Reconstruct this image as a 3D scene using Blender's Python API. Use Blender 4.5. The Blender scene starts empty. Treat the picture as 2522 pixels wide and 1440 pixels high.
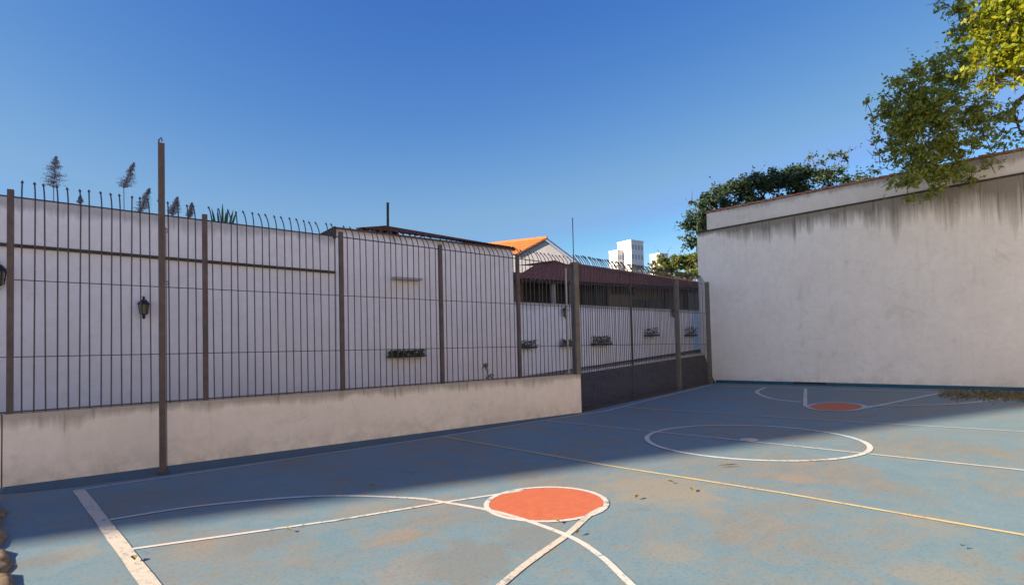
import bpy, bmesh, math, random
import numpy as np
from mathutils import Vector
random.seed(7); rng = np.random.default_rng(11)
scene = bpy.context.scene
COL = scene.collection

# ------------------------------------------------------------------ camera
CAM = np.array([-0.9603, -9.308, 1.7991]); YAW, PITCH, ROLL = 0.8075, 0.0309, -0.0239
FPX, CYP = 1372.8, 806.4                       # focal length and principal row, in photograph pixels
def _axes():
    f = np.array([math.cos(YAW)*math.cos(PITCH), math.sin(YAW)*math.cos(PITCH), math.sin(PITCH)])
    rt = np.array([math.sin(YAW), -math.cos(YAW), 0.0]); up = np.cross(rt, f)
    c, s = math.cos(ROLL), math.sin(ROLL)
    return f, rt*c+up*s, up*c-rt*s
F, RT, UP = _axes()
cd = bpy.data.cameras.new('camera'); cam = bpy.data.objects.new('camera', cd); COL.objects.link(cam)
from mathutils import Matrix
M = Matrix(((RT[0], UP[0], -F[0], CAM[0]), (RT[1], UP[1], -F[1], CAM[1]), (RT[2], UP[2], -F[2], CAM[2]), (0, 0, 0, 1)))
cam.matrix_world = M
cd.sensor_fit = 'HORIZONTAL'; cd.sensor_width = 36; cd.lens = 36*FPX/2522
cd.shift_y = (CYP-720)/2522; cd.clip_start = 0.05; cd.clip_end = 3000
scene.camera = cam

# ------------------------------------------------------------------ light
SUN_EL = math.radians(27)
sdir = np.array([-1, .34]); sdir /= np.linalg.norm(sdir)         # horizontal direction towards the sun
world = bpy.data.worlds.new('World'); scene.world = world; world.use_nodes = True
wn = world.node_tree.nodes; wl = world.node_tree.links
sky = wn.new('ShaderNodeTexSky'); sky.sky_type = 'NISHITA'; sky.sun_disc = False
sky.sun_elevation = SUN_EL; sky.sun_rotation = math.atan2(sdir[0], sdir[1])
sky.altitude = 0; sky.air_density = 1.0; sky.dust_density = 0.4; sky.ozone_density = 2.0
sep = wn.new('ShaderNodeSeparateColor'); wl.new(sky.outputs[0], sep.inputs[0]); cmb = wn.new('ShaderNodeCombineColor')
for k, (mid, gain, pw, top) in enumerate(((1.22, .50, 1.95, 1.08), (2.06, 1.32, 1.38, 2.1), (3.41, 3.12, .66, 3.45))):   # clear, deep blue evening air
    a = wn.new('ShaderNodeMath'); a.operation = 'DIVIDE'; wl.new(sep.outputs[k], a.inputs[0]); a.inputs[1].default_value = mid
    b = wn.new('ShaderNodeMath'); b.operation = 'POWER'; wl.new(a.outputs[0], b.inputs[0]); b.inputs[1].default_value = pw
    c = wn.new('ShaderNodeMath'); c.operation = 'MULTIPLY'; wl.new(b.outputs[0], c.inputs[0]); c.inputs[1].default_value = gain
    d = wn.new('ShaderNodeMath'); d.operation = 'SMOOTH_MIN'; wl.new(c.outputs[0], d.inputs[0]); d.inputs[1].default_value = top*1.08; d.inputs[2].default_value = top*.55
    e = wn.new('ShaderNodeMath'); e.operation = 'SUBTRACT'; wl.new(sep.outputs[k], e.inputs[0]); e.inputs[1].default_value = (2.6, 3.6, 4.8)[k]   # the brighter sky round the sun
    f = wn.new('ShaderNodeMath'); f.operation = 'MAXIMUM'; wl.new(e.outputs[0], f.inputs[0]); f.inputs[1].default_value = 0
    h = wn.new('ShaderNodeMath'); h.operation = 'ADD'; wl.new(d.outputs[0], h.inputs[0]); wl.new(f.outputs[0], h.inputs[1])
    wl.new(h.outputs[0], cmb.inputs[k])
wl.new(cmb.outputs[0], wn['Background'].inputs[0]); wn['Background'].inputs[1].default_value = 0.085
sl = bpy.data.lights.new('sun', 'SUN'); sl.energy = 5.0; sl.angle = math.radians(0.8); sl.color = (1, .85, .66)
so = bpy.data.objects.new('sun', sl); COL.objects.link(so)
so.rotation_euler = Vector((sdir[0]*math.cos(SUN_EL), sdir[1]*math.cos(SUN_EL), math.sin(SUN_EL))).to_track_quat('Z', 'Y').to_euler()
so.location = (-20, 10, 30)
vs = scene.view_settings; vs.view_transform = 'Standard'; vs.look = 'None'; vs.gamma = 1; vs.use_curve_mapping = False
vs.exposure = 1.27

# ------------------------------------------------------------------ measuring helpers
def ray(u, v): return F+RT*(u-1261)/FPX-UP*(v-CYP)/FPX
def G(u, v, z=0.0):
    d = ray(u, v); return CAM+d*(z-CAM[2])/d[2]
def PL(u, v, A, B):
    n = np.array([-(B-A)[1], (B-A)[0], 0]); d = ray(u, v); return CAM+d*((A-CAM)@n)/(d@n)
def DP(u, v, depth): return CAM+ray(u, v)*depth
A = np.array([-.70, 1.21, 0]); B = np.array([10.39, .01, 0]); Cc = np.array([21.01, 1.77, 0])
LAB = np.linalg.norm(B-A); T = (B-A)/LAB; N = np.array([-T[1], T[0], 0])      # along the fence, across towards the alley
LBC = np.linalg.norm(Cc-B); T2 = (Cc-B)/LBC; N2 = np.array([-T2[1], T2[0], 0])
OT = 4.0                                                                     # alley wall plane
def W(u, v, o=OT): return PL(u, v, A+N*o, B+N*o)
def S(u, o=OT, v=800): return float((W(u, v, o)-A)@T)
def P(s, o, z): return A+T*s+N*o+np.array([0, 0, z])

# ------------------------------------------------------------------ object helpers
def tag(o, label=None, cat=None, group=None, kind=None):
    if label: o['label'] = label
    if cat: o['category'] = cat
    if group: o['group'] = group
    if kind: o['kind'] = kind
    return o
def link(name, me, mat=None, parent=None, smooth=False):
    if mat is not None and not me.materials: me.materials.append(mat)
    if smooth: me.polygons.foreach_set('use_smooth', [True]*len(me.polygons))
    o = bpy.data.objects.new(name, me); COL.objects.link(o)
    if parent is not None:
        o.parent = parent; o.matrix_parent_inverse = parent.matrix_basis.inverted() if False else Matrix()
        o.location = -Vector(parent.location) if not getattr(me, 'is_local', False) else (0, 0, 0)
    return o
def empty(name, loc, label, cat, group=None, rz=0):
    o = bpy.data.objects.new(name, None); COL.objects.link(o); o.location = Vector([float(c) for c in loc]); o.empty_display_size = .2
    tag(o, label, cat, group); return o
class MB:
    """collects world-space geometry; build() makes one mesh object (local to its parent)"""
    def __init__(s): s.v = []; s.f = []
    def add(s, vs, fs):
        b = len(s.v); s.v += [tuple(float(c) for c in p) for p in vs]; s.f += [tuple(i+b for i in f) for f in fs]; return s
    def quad(s, *p): return s.add(p, [tuple(range(len(p)))])
    def hexa(s, p):   # bottom 4 (ccw from above) then top 4
        return s.add(p, [(3, 2, 1, 0), (4, 5, 6, 7), (0, 1, 5, 4), (1, 2, 6, 5), (2, 3, 7, 6), (3, 0, 4, 7)])
    def box(s, c, t, n, hx, hy, z0, z1):     # box centred at c, axes t n
        c = np.array(c, float); q = [c-t*hx-n*hy, c+t*hx-n*hy, c+t*hx+n*hy, c-t*hx+n*hy]
        return s.hexa([np.array([*p[:2], z0]) for p in q]+[np.array([*p[:2], z1]) for p in q])
    def fbox(s, s0, s1, o0, o1, z0, z1):     # box in fence frame, z may be pairs (at s0, s1)
        za = z0 if isinstance(z0, tuple) else (z0, z0); zb = z1 if isinstance(z1, tuple) else (z1, z1)
        return s.hexa([P(s0, o0, za[0]), P(s1, o0, za[1]), P(s1, o1, za[1]), P(s0, o1, za[0]),
                       P(s0, o0, zb[0]), P(s1, o0, zb[1]), P(s1, o1, zb[1]), P(s0, o1, zb[0])])
    def tube(s, pts, rad, k=6, cap=True):
        pts = [np.array(p, float) for p in pts]; n = len(pts); rad = rad if hasattr(rad, '__len__') else [rad]*n
        vs = []; ref = None
        for i, p in enumerate(pts):
            d = pts[min(i+1, n-1)]-pts[max(i-1, 0)]; d /= (np.linalg.norm(d)+1e-9)
            if ref is None: ref = np.array([1, 0, 0]) if abs(d[0]) < .9 else np.array([0, 1, 0])
            a = np.cross(d, ref); a /= np.linalg.norm(a)+1e-9; b = np.cross(d, a); ref = np.cross(a, d)
            for j in range(k):
                t = 2*math.pi*j/k; vs.append(p+(a*math.cos(t)+b*math.sin(t))*rad[i])
        fs = [(i*k+j, i*k+(j+1) % k, (i+1)*k+(j+1) % k, (i+1)*k+j) for i in range(n-1) for j in range(k)]
        if cap: fs += [tuple(range(k))[::-1], tuple(range((n-1)*k, n*k))]
        return s.add(vs, fs)
    def lathe(s, c, prof, k=8):
        return s.tube([np.array(c)+np.array([0, 0, z]) for r, z in prof], [max(r, .001) for r, z in prof], k)
    def mesh(s, name, off=(0, 0, 0)):
        me = bpy.data.meshes.new(name); o = np.array([float(c) for c in off])
        me.from_pydata([tuple(np.array(p)-o) for p in s.v], [], s.f); me.validate(); me.update(); return me
    def build(s, name, mat, parent=None, smooth=False, origin=None):
        base = np.zeros(3)
        q = parent
        while q is not None: base = base+np.array(q.location); q = q.parent
        own = np.array(origin, float) if origin is not None else base
        me = s.mesh(name, own); me.materials.append(mat)
        if smooth: me.polygons.foreach_set('use_smooth', [True]*len(me.polygons))
        o = bpy.data.objects.new(name, me); COL.objects.link(o)
        if parent is not None: o.parent = parent
        o.location = Vector(own-base); return o
def copy_tree(o, parent=None):
    c = o.copy(); COL.objects.link(c)
    if parent is not None: c.parent = parent
    for ch in list(o.children): copy_tree(ch, c)
    return c

# ------------------------------------------------------------------ materials
class NT:
    def __init__(s, name, rough=.8, spec=.3, metal=0):
        s.m = bpy.data.materials.new(name); s.m.use_nodes = True; s.n = s.m.node_tree.nodes; s.l = s.m.node_tree.links
        s.b = s.n['Principled BSDF']; s.b.inputs['Roughness'].default_value = rough
        s.b.inputs['Specular IOR Level'].default_value = spec; s.b.inputs['Metallic'].default_value = metal
        s.geo = s.n.new('ShaderNodeNewGeometry'); s.pos = s.geo.outputs['Position']
    def map(s, scale=(1, 1, 1), loc=(0, 0, 0), src=None):
        m = s.n.new('ShaderNodeMapping'); m.inputs['Scale'].default_value = scale; m.inputs['Location'].default_value = loc
        s.l.new(src or s.pos, m.inputs[0]); return m.outputs[0]
    def noise(s, scale, detail=5, rough=.6, src=None, dist=0):
        n = s.n.new('ShaderNodeTexNoise'); n.inputs['Scale'].default_value = scale; n.inputs['Detail'].default_value = detail
        n.inputs['Roughness'].default_value = rough; n.inputs['Distortion'].default_value = dist
        s.l.new(src or s.pos, n.inputs['Vector']); return n.outputs['Fac']
    def vor(s, scale, src=None, feature='F1'):
        n = s.n.new('ShaderNodeTexVoronoi'); n.inputs['Scale'].default_value = scale; n.feature = feature
        s.l.new(src or s.pos, n.inputs['Vector']); return n.outputs['Distance']
    def ramp(s, fac, stops):
        r = s.n.new('ShaderNodeValToRGB'); e = r.color_ramp.elements
        while len(e) < len(stops): e.new(.5)
        for x, (p, c) in zip(e, stops):
            x.position = p; x.color = (*c, 1) if hasattr(c, '__len__') else (c, c, c, 1)
        s.l.new(fac, r.inputs[0]); return r.outputs[0]
    def mix(s, fac, a, b, mode='MIX'):
        m = s.n.new('ShaderNodeMix'); m.data_type = 'RGBA'; m.blend_type = mode
        for sock, v in ((m.inputs[0], fac), (m.inputs[6], a), (m.inputs[7], b)):
            if hasattr(v, 'is_linked') or hasattr(v, 'links'): s.l.new(v, sock)
            elif hasattr(v, '__len__'): sock.default_value = (*v, 1)
            else: sock.default_value = v
        return m.outputs[2]
    def math(s, op, a, b=0.0, c=None):
        m = s.n.new('ShaderNodeMath'); m.operation = op
        for i, v in enumerate((a, b, c)):
            if v is None: continue
            if hasattr(v, 'links'): s.l.new(v, m.inputs[i])
            else: m.inputs[i].default_value = v
        return m.outputs[0]
    def xyz(s, src=None):
        m = s.n.new('ShaderNodeSeparateXYZ'); s.l.new(src or s.pos, m.inputs[0]); return m.outputs
    def color(s, c):
        if hasattr(c, 'links'): s.l.new(c, s.b.inputs['Base Color'])
        else: s.b.inputs['Base Color'].default_value = (*c, 1)
        return s
    def bump(s, h, strength=.3, dist=.01):
        b = s.n.new('ShaderNodeBump'); b.inputs['Strength'].default_value = strength; b.inputs['Distance'].default_value = dist
        s.l.new(h, b.inputs['Height']); s.l.new(b.outputs[0], s.b.inputs['Normal']); return s

def simple(name, c, rough=.7, var=.25, scale=6, spec=.3, metal=0, c2=None):
    t = NT(name, rough, spec, metal); n = t.noise(scale, 6)
    c2 = c2 or tuple(x*(1-var) for x in c)
    t.color(t.ramp(n, [(.3, c2), (.7, c)])).bump(n, .2, .004); return t.m
BE, GR, OC = (.25, .225, .175), (.170, .178, .168), (.26, .205, .155)
STAINS = [(1600, 1200, .85, BE, .9), (1700, 1225, .6, BE, .7), (980, 1318, .28, OC, .6), (1000, 1405, .40, OC, .5), (1150, 1375, .55, GR, .8), (1300, 1330, .4, GR, .6), (640, 1330, .40, GR, .7), (500, 1345, .35, OC, .45), (420, 1310, .3, GR, .6),
          (1960, 1178, .30, OC, .7), (1995, 1138, .2, OC, .6), (2280, 1285, .45, BE, .5), (2320, 1420, .4, BE, .6), (1650, 1360, .3, BE, .5), (2200, 1110, .5, BE, .4), (900, 1250, .4, BE, .5), (1080, 1242, .3, OC, .6), (180, 1360, .3, BE, .6), (90, 1380, .3, GR, .7)]
def court_color(t):
    big = t.noise(.55, 6, .62, dist=.6); mid = t.noise(2.3, 8, .7, dist=1.2); fine = t.noise(28, 6, .75)
    st = t.noise(5, 6, .7, src=t.map((.35, 1, 1)))
    base = t.ramp(mid, [(.25, (.120, .190, .225)), (.5, (.144, .222, .258)), (.75, (.180, .255, .275))])
    worn = t.ramp(st, [(.3, (.170, .168, .150)), (.7, (.235, .210, .170))])
    m1 = t.ramp(t.math('MULTIPLY', t.math('ADD', big, mid), .5), [(.46, 0.0), (.58, .85)])
    c = t.mix(m1, base, worn)
    ochre = t.noise(1.1, 7, .7, src=t.map(loc=(13.7, 4.2, 0)), dist=.8)
    c = t.mix(t.ramp(ochre, [(.60, 0.0), (.72, .55)]), c, (.24, .20, .15))
    dark = t.noise(3.2, 8, .75, src=t.map((1, 1, 1), (5, 31, 0)), dist=1)
    c = t.mix(t.ramp(dark, [(.60, 0.0), (.72, .5)]), c, (.085, .090, .085))
    wob = t.math('MULTIPLY', t.math('SUBTRACT', t.noise(2.6, 7, .7, dist=.5), .5), 2.6)
    for (u, v, ru, col, k) in STAINS:
        q = G(u, v); dx = t.n.new('ShaderNodeVectorMath'); dx.operation = 'DISTANCE'; t.l.new(t.pos, dx.inputs[0]); dx.inputs[1].default_value = tuple(q)
        m_ = t.math('SUBTRACT', 1.0, t.math('ADD', t.math('DIVIDE', dx.outputs['Value'], ru), wob))
        c = t.mix(t.ramp(m_, [(0.0, 0.0), (.55, k)]), c, col)
    c = t.mix(t.ramp(fine, [(.36, .45), (.5, 0.0)]), c, (.08, .11, .13))
    c = t.mix(t.ramp(t.noise(60, 3, .7), [(.66, 0.0), (.74, .5)]), c, (.32, .33, .31))
    c = t.mix(t.ramp(t.noise(7, 9, .8, src=t.map((.5, 1, 1), (3, 8, 0)), dist=2), [(.58, 0.0), (.66, .45)]), c, (.10, .125, .125))
    c = t.mix(t.ramp(t.noise(1.7, 9, .8, src=t.map((1, 1, 1), (17, 2, 0)), dist=.4), [(.59, 0.0), (.70, .5)]), c, (.215, .21, .185))
    return c, fine
def line_mat(name, c, wear=.5):
    t = NT(name, .75, .3); base, fine = court_color(t)
    w = t.noise(9, 8, .78, dist=1.5); w2 = t.noise(1.2, 3, .5)
    dirty = t.mix(t.noise(4, 6, .7), tuple(x*.72 for x in c), c)
    mask = t.ramp(t.math('ADD', t.math('MULTIPLY', w, .8), t.math('MULTIPLY', w2, .25)), [(wear-.06, 0.0), (wear+.02, 1.0)])
    rust = t.ramp(t.noise(14, 6, .7), [(.60, 0.0), (.68, .7)])
    c1 = t.mix(rust, dirty, (.28, .16, .07))
    t.color(t.mix(mask, base, c1)).bump(fine, .15, .003); return t.m
M_court = NT('painted_court', .75, .3); _c, _f = court_color(M_court); M_court.color(_c).bump(_f, .25, .004); M_court = M_court.m
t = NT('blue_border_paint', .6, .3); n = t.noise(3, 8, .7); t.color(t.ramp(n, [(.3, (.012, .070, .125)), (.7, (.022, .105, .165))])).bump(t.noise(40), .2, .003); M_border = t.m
M_white_line = line_mat('white_line_paint', (.64, .60, .55), .475)
M_cream_line = line_mat('cream_line_paint', (.66, .50, .25), .475)
M_base_line = line_mat('base_line_paint', (.62, .54, .44), .48)
M_thin_line = line_mat('faded_line_paint', (.52, .53, .53), .455)
t = NT('orange_key_paint', .7, .3); n = t.noise(4, 8, .75, dist=1); t.color(t.mix(t.ramp(n, [(.56, 0.0), (.68, .5)]), t.ramp(t.noise(9, 6), [(.3, (.42, .105, .048)), (.7, (.50, .138, .062))]), (.25, .15, .1))).bump(t.noise(40), .2, .003); M_orange = t.m

def wall_mat(name, base, dirt=.5, zt=None, zb=None, streak=1.0, tint=(.16, .14, .115), spots=True, slope=0):
    """painted render: mottled paint, rain streaks running down from height zt, splash dirt at zb"""
    t = NT(name, .9, .15); z = t.xyz()[2]; lift = abs(zt[0] if isinstance(zt, tuple) else (zt or 3))
    dark = lambda k: tuple(x*k*w for x, w in zip(base, (1, .98, .94)))
    c = t.mix(t.ramp(t.noise(.7, 6, .65, dist=.4), [(.38, .0), (.68, .55)]), base, dark(.86))
    c = t.mix(t.ramp(t.noise(4.5, 9, .75, dist=.6), [(.36, .5), (.55, 0.0)]), c, dark(.84))
    c = t.mix(t.ramp(t.noise(1, 8, .7, src=t.map((6, 6, .35), (4, 4, 0))), [(.55, 0.0), (.72, .35)]), c, dark(.74))       # old runs of water
    c = t.mix(t.ramp(t.noise(1.6, 3, .5, src=t.map(loc=(21, 9, 2)), dist=1), [(.62, 0.0), (.645, .2)]), c, tuple(min(1, x*1.06) for x in base))   # touched-up paint
    if zt is not None:
        hang = t.noise(1, 8, .68, src=t.map((2.6, 2.6, .18)))
        hang2 = t.noise(1, 6, .7, src=t.map((11, 11, .45), (3, 7, 1)))
        reach = t.math('POWER', t.ramp(t.noise(.8, 6, .7, src=t.map((1, 1, .02), (9, 2, 0))), [(.25, 0.0), (.72, 1.0)]), 1.5)
        top = zt if not isinstance(zt, tuple) else t.math('MULTIPLY_ADD', t.xyz()[1], zt[1], zt[0])
        depth = t.math('SUBTRACT', top, z)
        rl = t.math('MULTIPLY_ADD', reach, 4.4*dirt, .16*dirt+.04)
        if slope: rl = t.math('MULTIPLY', rl, t.math('MULTIPLY_ADD', t.math('MAXIMUM', t.xyz()[1], -9.0), slope, .75))
        fade = t.math('MAXIMUM', t.math('SUBTRACT', 1.0, t.math('DIVIDE', t.math('MAXIMUM', depth, 0.0), rl)), 0.0)
        k = t.math('MULTIPLY', t.math('MULTIPLY_ADD', hang2, .55, hang), fade)
        c = t.mix(t.ramp(k, [(.14, 0.0), (.60, .88*streak)]), c, tint)
        k2 = t.math('MULTIPLY', t.ramp(t.noise(1, 7, .72, src=t.map((9, 9, .25), (1, 1, 4))), [(.54, 0.0), (.66, 1.0)]), t.math('MINIMUM', t.math('MULTIPLY', fade, 2.2), 1.0))
        c = t.mix(t.math('MULTIPLY', k2, .7*streak), c, tuple(x*.6 for x in tint))
    if zb is not None:
        d = t.math('SUBTRACT', z, zb); fb = t.math('MAXIMUM', t.math('SUBTRACT', 1.0, t.math('DIVIDE', d, .45)), 0.0)
        c = t.mix(t.math('MULTIPLY', fb, t.ramp(t.noise(3, 7, .7), [(.40, 0.0), (.68, .6)])), c, (.36, .31, .24))
    if spots:
        c = t.mix(t.ramp(t.noise(2.2, 9, .8, src=t.map(loc=(7, 3, 5))), [(.64, 0.0), (.73, .55)]), c, (.27, .235, .20))
        mould = t.noise(1.1, 9, .75, src=t.map(loc=(3, 14, 8)), dist=.8)
        c = t.mix(t.ramp(mould, [(.56, 0.0), (.72, .38)]), c, (.40, .345, .28))
    t.color(c).bump(t.noise(14, 8, .75), .4, .008); return t.m
M_lowwall = wall_mat('cream_render', (.90, .78, .67), .10, 1.0, 0.0, .7, (.24, .20, .15))
M_alleywall = wall_mat('white_render', (.88, .82, .84), .12, 4.8, None, .5, spots=False)
M_housewall = wall_mat('white_house_render', (.88, .82, .84), .10, 5.0, None, .5, spots=False)
M_farwall = wall_mat('boundary_wall_render', (.83, .85, .95), .10, 3.15, None, .3, spots=False)
M_back = wall_mat('court_end_wall_render', (.88, .79, .73), .50, (6.47, -.025), 0.0, 1.0, (.20, .165, .125), slope=-.14)
M_parapet = wall_mat('parapet_render', (.76, .68, .62), .12, 7.3, None, .6)
M_sidewall = wall_mat('cream_side_render', (.88, .76, .60), .1, 10.0, 0.0, .6)
M_ledge = simple('mouldy_ledge', (.09, .075, .06), .9, .5, 9)
M_iron = simple('painted_iron', (.085, .062, .062), .55, .35, 14, .4)
M_post = simple('rusty_post_paint', (.125, .085, .078), .6, .4, 7, .4, c2=(.06, .045, .042))
M_gatepost = simple('grey_post_paint', (.20, .17, .145), .65, .35, 5)
M_wire = simple('dark_wire', (.05, .042, .05), .5, .3, 9)
t = NT('asphalt', .95, .2); z_ = t.xyz()[2]; c_ = t.ramp(t.noise(2.2, 9, .75, dist=.6), [(.3, (.060, .058, .060)), (.55, (.10, .095, .092)), (.75, (.145, .135, .125))])
M_asphalt = t.color(t.mix(t.ramp(t.math('ADD', z_, t.math('MULTIPLY', t.noise(1.5, 8, .7), .5)), [(.18, .75), (.52, 0.0)]), c_, (.070, .052, .034))).bump(t.noise(60, 4), .5, .004).m
M_walk = simple('dark_pavement', (.060, .058, .075), .9, .35, 4)
M_kerb = simple('kerb_concrete', (.68, .66, .68), .9, .3, 8)
M_ground = simple('dry_ground', (.10, .085, .06), .95, .4, 1.5)
M_tile_dark = simple('aged_roof_tile', (.20, .095, .07), .85, .55, 5)
M_tile_red = simple('red_roof_tile', (.42, .16, .13), .85, .35, 4)
M_tile_orange = simple('orange_roof_tile', (.58, .20, .06), .8, .3, 4)
M_coping = simple('coping_tile', (.58, .22, .12), .85, .55, 3)
M_beige = simple('beige_plaster', (.22, .17, .13), .9, .25, 3)
M_gable = simple('grey_plaster', (.42, .41, .44), .9, .15, 2)
M_trim = simple('pale_trim', (.45, .42, .40), .8, .2, 5)
M_dark = simple('dark_opening', (.018, .016, .015), .4, .3, 3)
M_glass = simple('dark_window_glass', (.03, .032, .034), .12, .2, 2, .5)
M_farglass = simple('hazy_window', (.42, .43, .45), .4, .2, 1)
M_black = simple('black_iron_lantern', (.020, .018, .018), .5, .3, 20, .4)
M_lampglass = simple('lantern_glass', (.20, .21, .12), .2, .2, 20, .5)
M_tower = simple('white_tower_paint', (.78, .76, .74), .85, .06, .3)
M_planter = simple('dark_trough', (.05, .045, .042), .8, .3, 8)
M_bark = simple('bark', (.13, .085, .055), .95, .5, 9)
M_reedstem = simple('reed_stem', (.16, .15, .14), .8, .2, 8)
M_hook = simple('hook_metal', (.16, .12, .11), .5, .3, 10)
def leaf_mat(name, cols, sss=.0, trans=.35):
    t = NT(name, .5, .35); oi = t.n.new('ShaderNodeTexNoise'); oi.inputs['Scale'].default_value = 1.3; oi.inputs['Detail'].default_value = 2
    w = t.n.new('ShaderNodeTexWhiteNoise'); w.noise_dimensions = '3D'; at = t.n.new('ShaderNodeAttribute'); at.attribute_name = 'leafid'
    t.l.new(at.outputs['Vector'], w.inputs['Vector'])
    f = t.math('ADD', t.math('MULTIPLY', w.outputs['Value'], .6), t.math('MULTIPLY', t.noise(.9, 3), .4))
    c = t.ramp(f, [((i+.5)/len(cols), k) for i, k in enumerate(cols)])
    t.color(c)
    tr = t.n.new('ShaderNodeBsdfTranslucent'); t.l.new(c, tr.inputs[0]); mx = t.n.new('ShaderNodeMixShader'); mx.inputs[0].default_value = trans
    out = t.n['Material Output']; t.l.new(t.b.outputs[0], mx.inputs[1]); t.l.new(tr.outputs[0], mx.inputs[2]); t.l.new(mx.outputs[0], out.inputs[0])
    return t.m
M_leaf_olive = leaf_mat('olive_leaves', [(.11, .15, .022), (.20, .25, .03), (.30, .31, .04), (.18, .23, .07), (.38, .33, .07)])
M_leaf_yellow = leaf_mat('sunlit_yellow_leaves', [(.07, .12, .006), (.14, .19, .008), (.21, .25, .010), (.31, .30, .012), (.45, .34, .015)])
M_leaf_dark = leaf_mat('dark_leaves', [(.020, .050, .030), (.040, .075, .036), (.065, .10, .036), (.10, .12, .05)], trans=.25)
M_leaf_lime = leaf_mat('yellow_green_leaves', [(.06, .08, .016), (.12, .15, .03), (.20, .22, .04), (.28, .27, .07)])
M_leaf_plant = leaf_mat('planter_leaves', [(.03, .05, .018), (.05, .085, .025), (.09, .12, .035)])
M_leaf_blade = leaf_mat('blade_leaves', [(.02, .07, .03), (.04, .12, .05), (.06, .14, .06)])
M_litter = leaf_mat('dry_leaf_litter', [(.08, .06, .03), (.15, .11, .04), (.20, .15, .05), (.11, .08, .04)], trans=.1)
M_plume = leaf_mat('reed_plume', [(.30, .26, .30), (.42, .36, .38), (.50, .44, .44)], trans=.6)

# ------------------------------------------------------------------ ground, court, alley
def flat(name, pts, z, mat, kind='structure', parent=None):
    me = MB().quad(*[(p[0], p[1], z) for p in pts]); o = me.build(name, mat, parent)
    if parent is None: o['kind'] = kind
    return o
MB().quad((-700, -700, -.06), (900, -700, -.06), (900, 900, -.06), (-700, 900, -.06)).build('ground', M_ground)['kind'] = 'structure'
court = MB()
E1 = (22.35, -18)
court.quad((-1.1, -18, 0), (22.9, -18, 0), (22.25, -8, 0), (21.48, 1.87, 0), (21.01, 1.77, 0), (10.39, .01, 0), (-.70, 1.21, 0), (-1.1, 1.25, 0))
court = court.build('court', M_court); court['kind'] = 'structure'
MB().quad((-9, -18, -.02), (-1.1, -18, -.02), (-1.1, 1.3, -.02), (-9, 1.3, -.02)).build('pavement', M_kerb)['kind'] = 'structure'
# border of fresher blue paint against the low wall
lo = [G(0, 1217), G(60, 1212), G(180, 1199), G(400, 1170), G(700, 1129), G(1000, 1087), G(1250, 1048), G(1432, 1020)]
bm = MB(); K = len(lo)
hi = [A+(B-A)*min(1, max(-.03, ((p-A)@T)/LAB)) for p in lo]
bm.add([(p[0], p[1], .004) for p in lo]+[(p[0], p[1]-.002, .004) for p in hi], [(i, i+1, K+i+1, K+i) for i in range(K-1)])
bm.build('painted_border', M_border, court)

def smooth_path(pts, n=10):
    p = [np.array(a[:2], float) for a in pts]; p = [2*p[0]-p[1]]+p+[2*p[-1]-p[-2]]; out = []
    for i in range(1, len(p)-2):
        for k in range(n):
            t = k/n; a, b, c, d = p[i-1:i+3]
            out.append(.5*((2*b)+(-a+c)*t+(2*a-5*b+4*c-d)*t*t+(-a+3*b-3*c+d)*t**3))
    out.append(p[-2]); return out
_lz = [.005]
def strip(pts, w, mat, curve=False, name='court_line'):
    pts = smooth_path(pts) if curve else [np.array(a[:2], float) for a in pts]
    if not curve:   # subdivide and make the painted edge a little uneven
        q = []
        for a, b in zip(pts[:-1], pts[1:]):
            k = max(2, int(np.linalg.norm(b-a)/.25)); q += [a+(b-a)*i/k for i in range(k)]
        pts = q+[pts[-1]]
    n = len(pts); L = []; R = []; wl_ = w if hasattr(w, '__len__') else (w, w)
    for i, p in enumerate(pts):
        d = pts[min(i+1, n-1)]-pts[max(i-1, 0)]; d /= np.linalg.norm(d)+1e-9; nn = np.array([-d[1], d[0]])
        ww = (wl_[0]+(wl_[1]-wl_[0])*i/(n-1))/2
        L.append(p+nn*ww*(1+random.uniform(-.06, .06))); R.append(p-nn*ww*(1+random.uniform(-.06, .06)))
    _lz[0] += .00025; z = _lz[0]
    MB().add([(*p, z) for p in L]+[(*p, z) for p in R], [(i, n+i, n+i+1, i+1) for i in range(n-1)]).build(name, mat, court)
def disc(pts, mat, name, closed=True):
    pts = smooth_path(pts+[pts[0]], 8)[:-1] if closed else pts
    _lz[0] += .00025; z = _lz[0]
    MB().add([(*p, z) for p in pts], [tuple(range(len(pts)))]).build(name, mat, court)
g = G
disc([(3.70+.66*math.cos(a), -4.93+.64*math.sin(a)) for a in np.linspace(0, 2*math.pi, 17)[:-1]], M_orange, 'key_circle')
FK = [(g(1985, 1001)), g(2010, 994), g(2060, 991), g(2110, 995), g(2130, 1002), g(2105, 1010), g(2060, 1012), g(2010, 1009)]
disc(FK, M_orange, 'key_circle')
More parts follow.
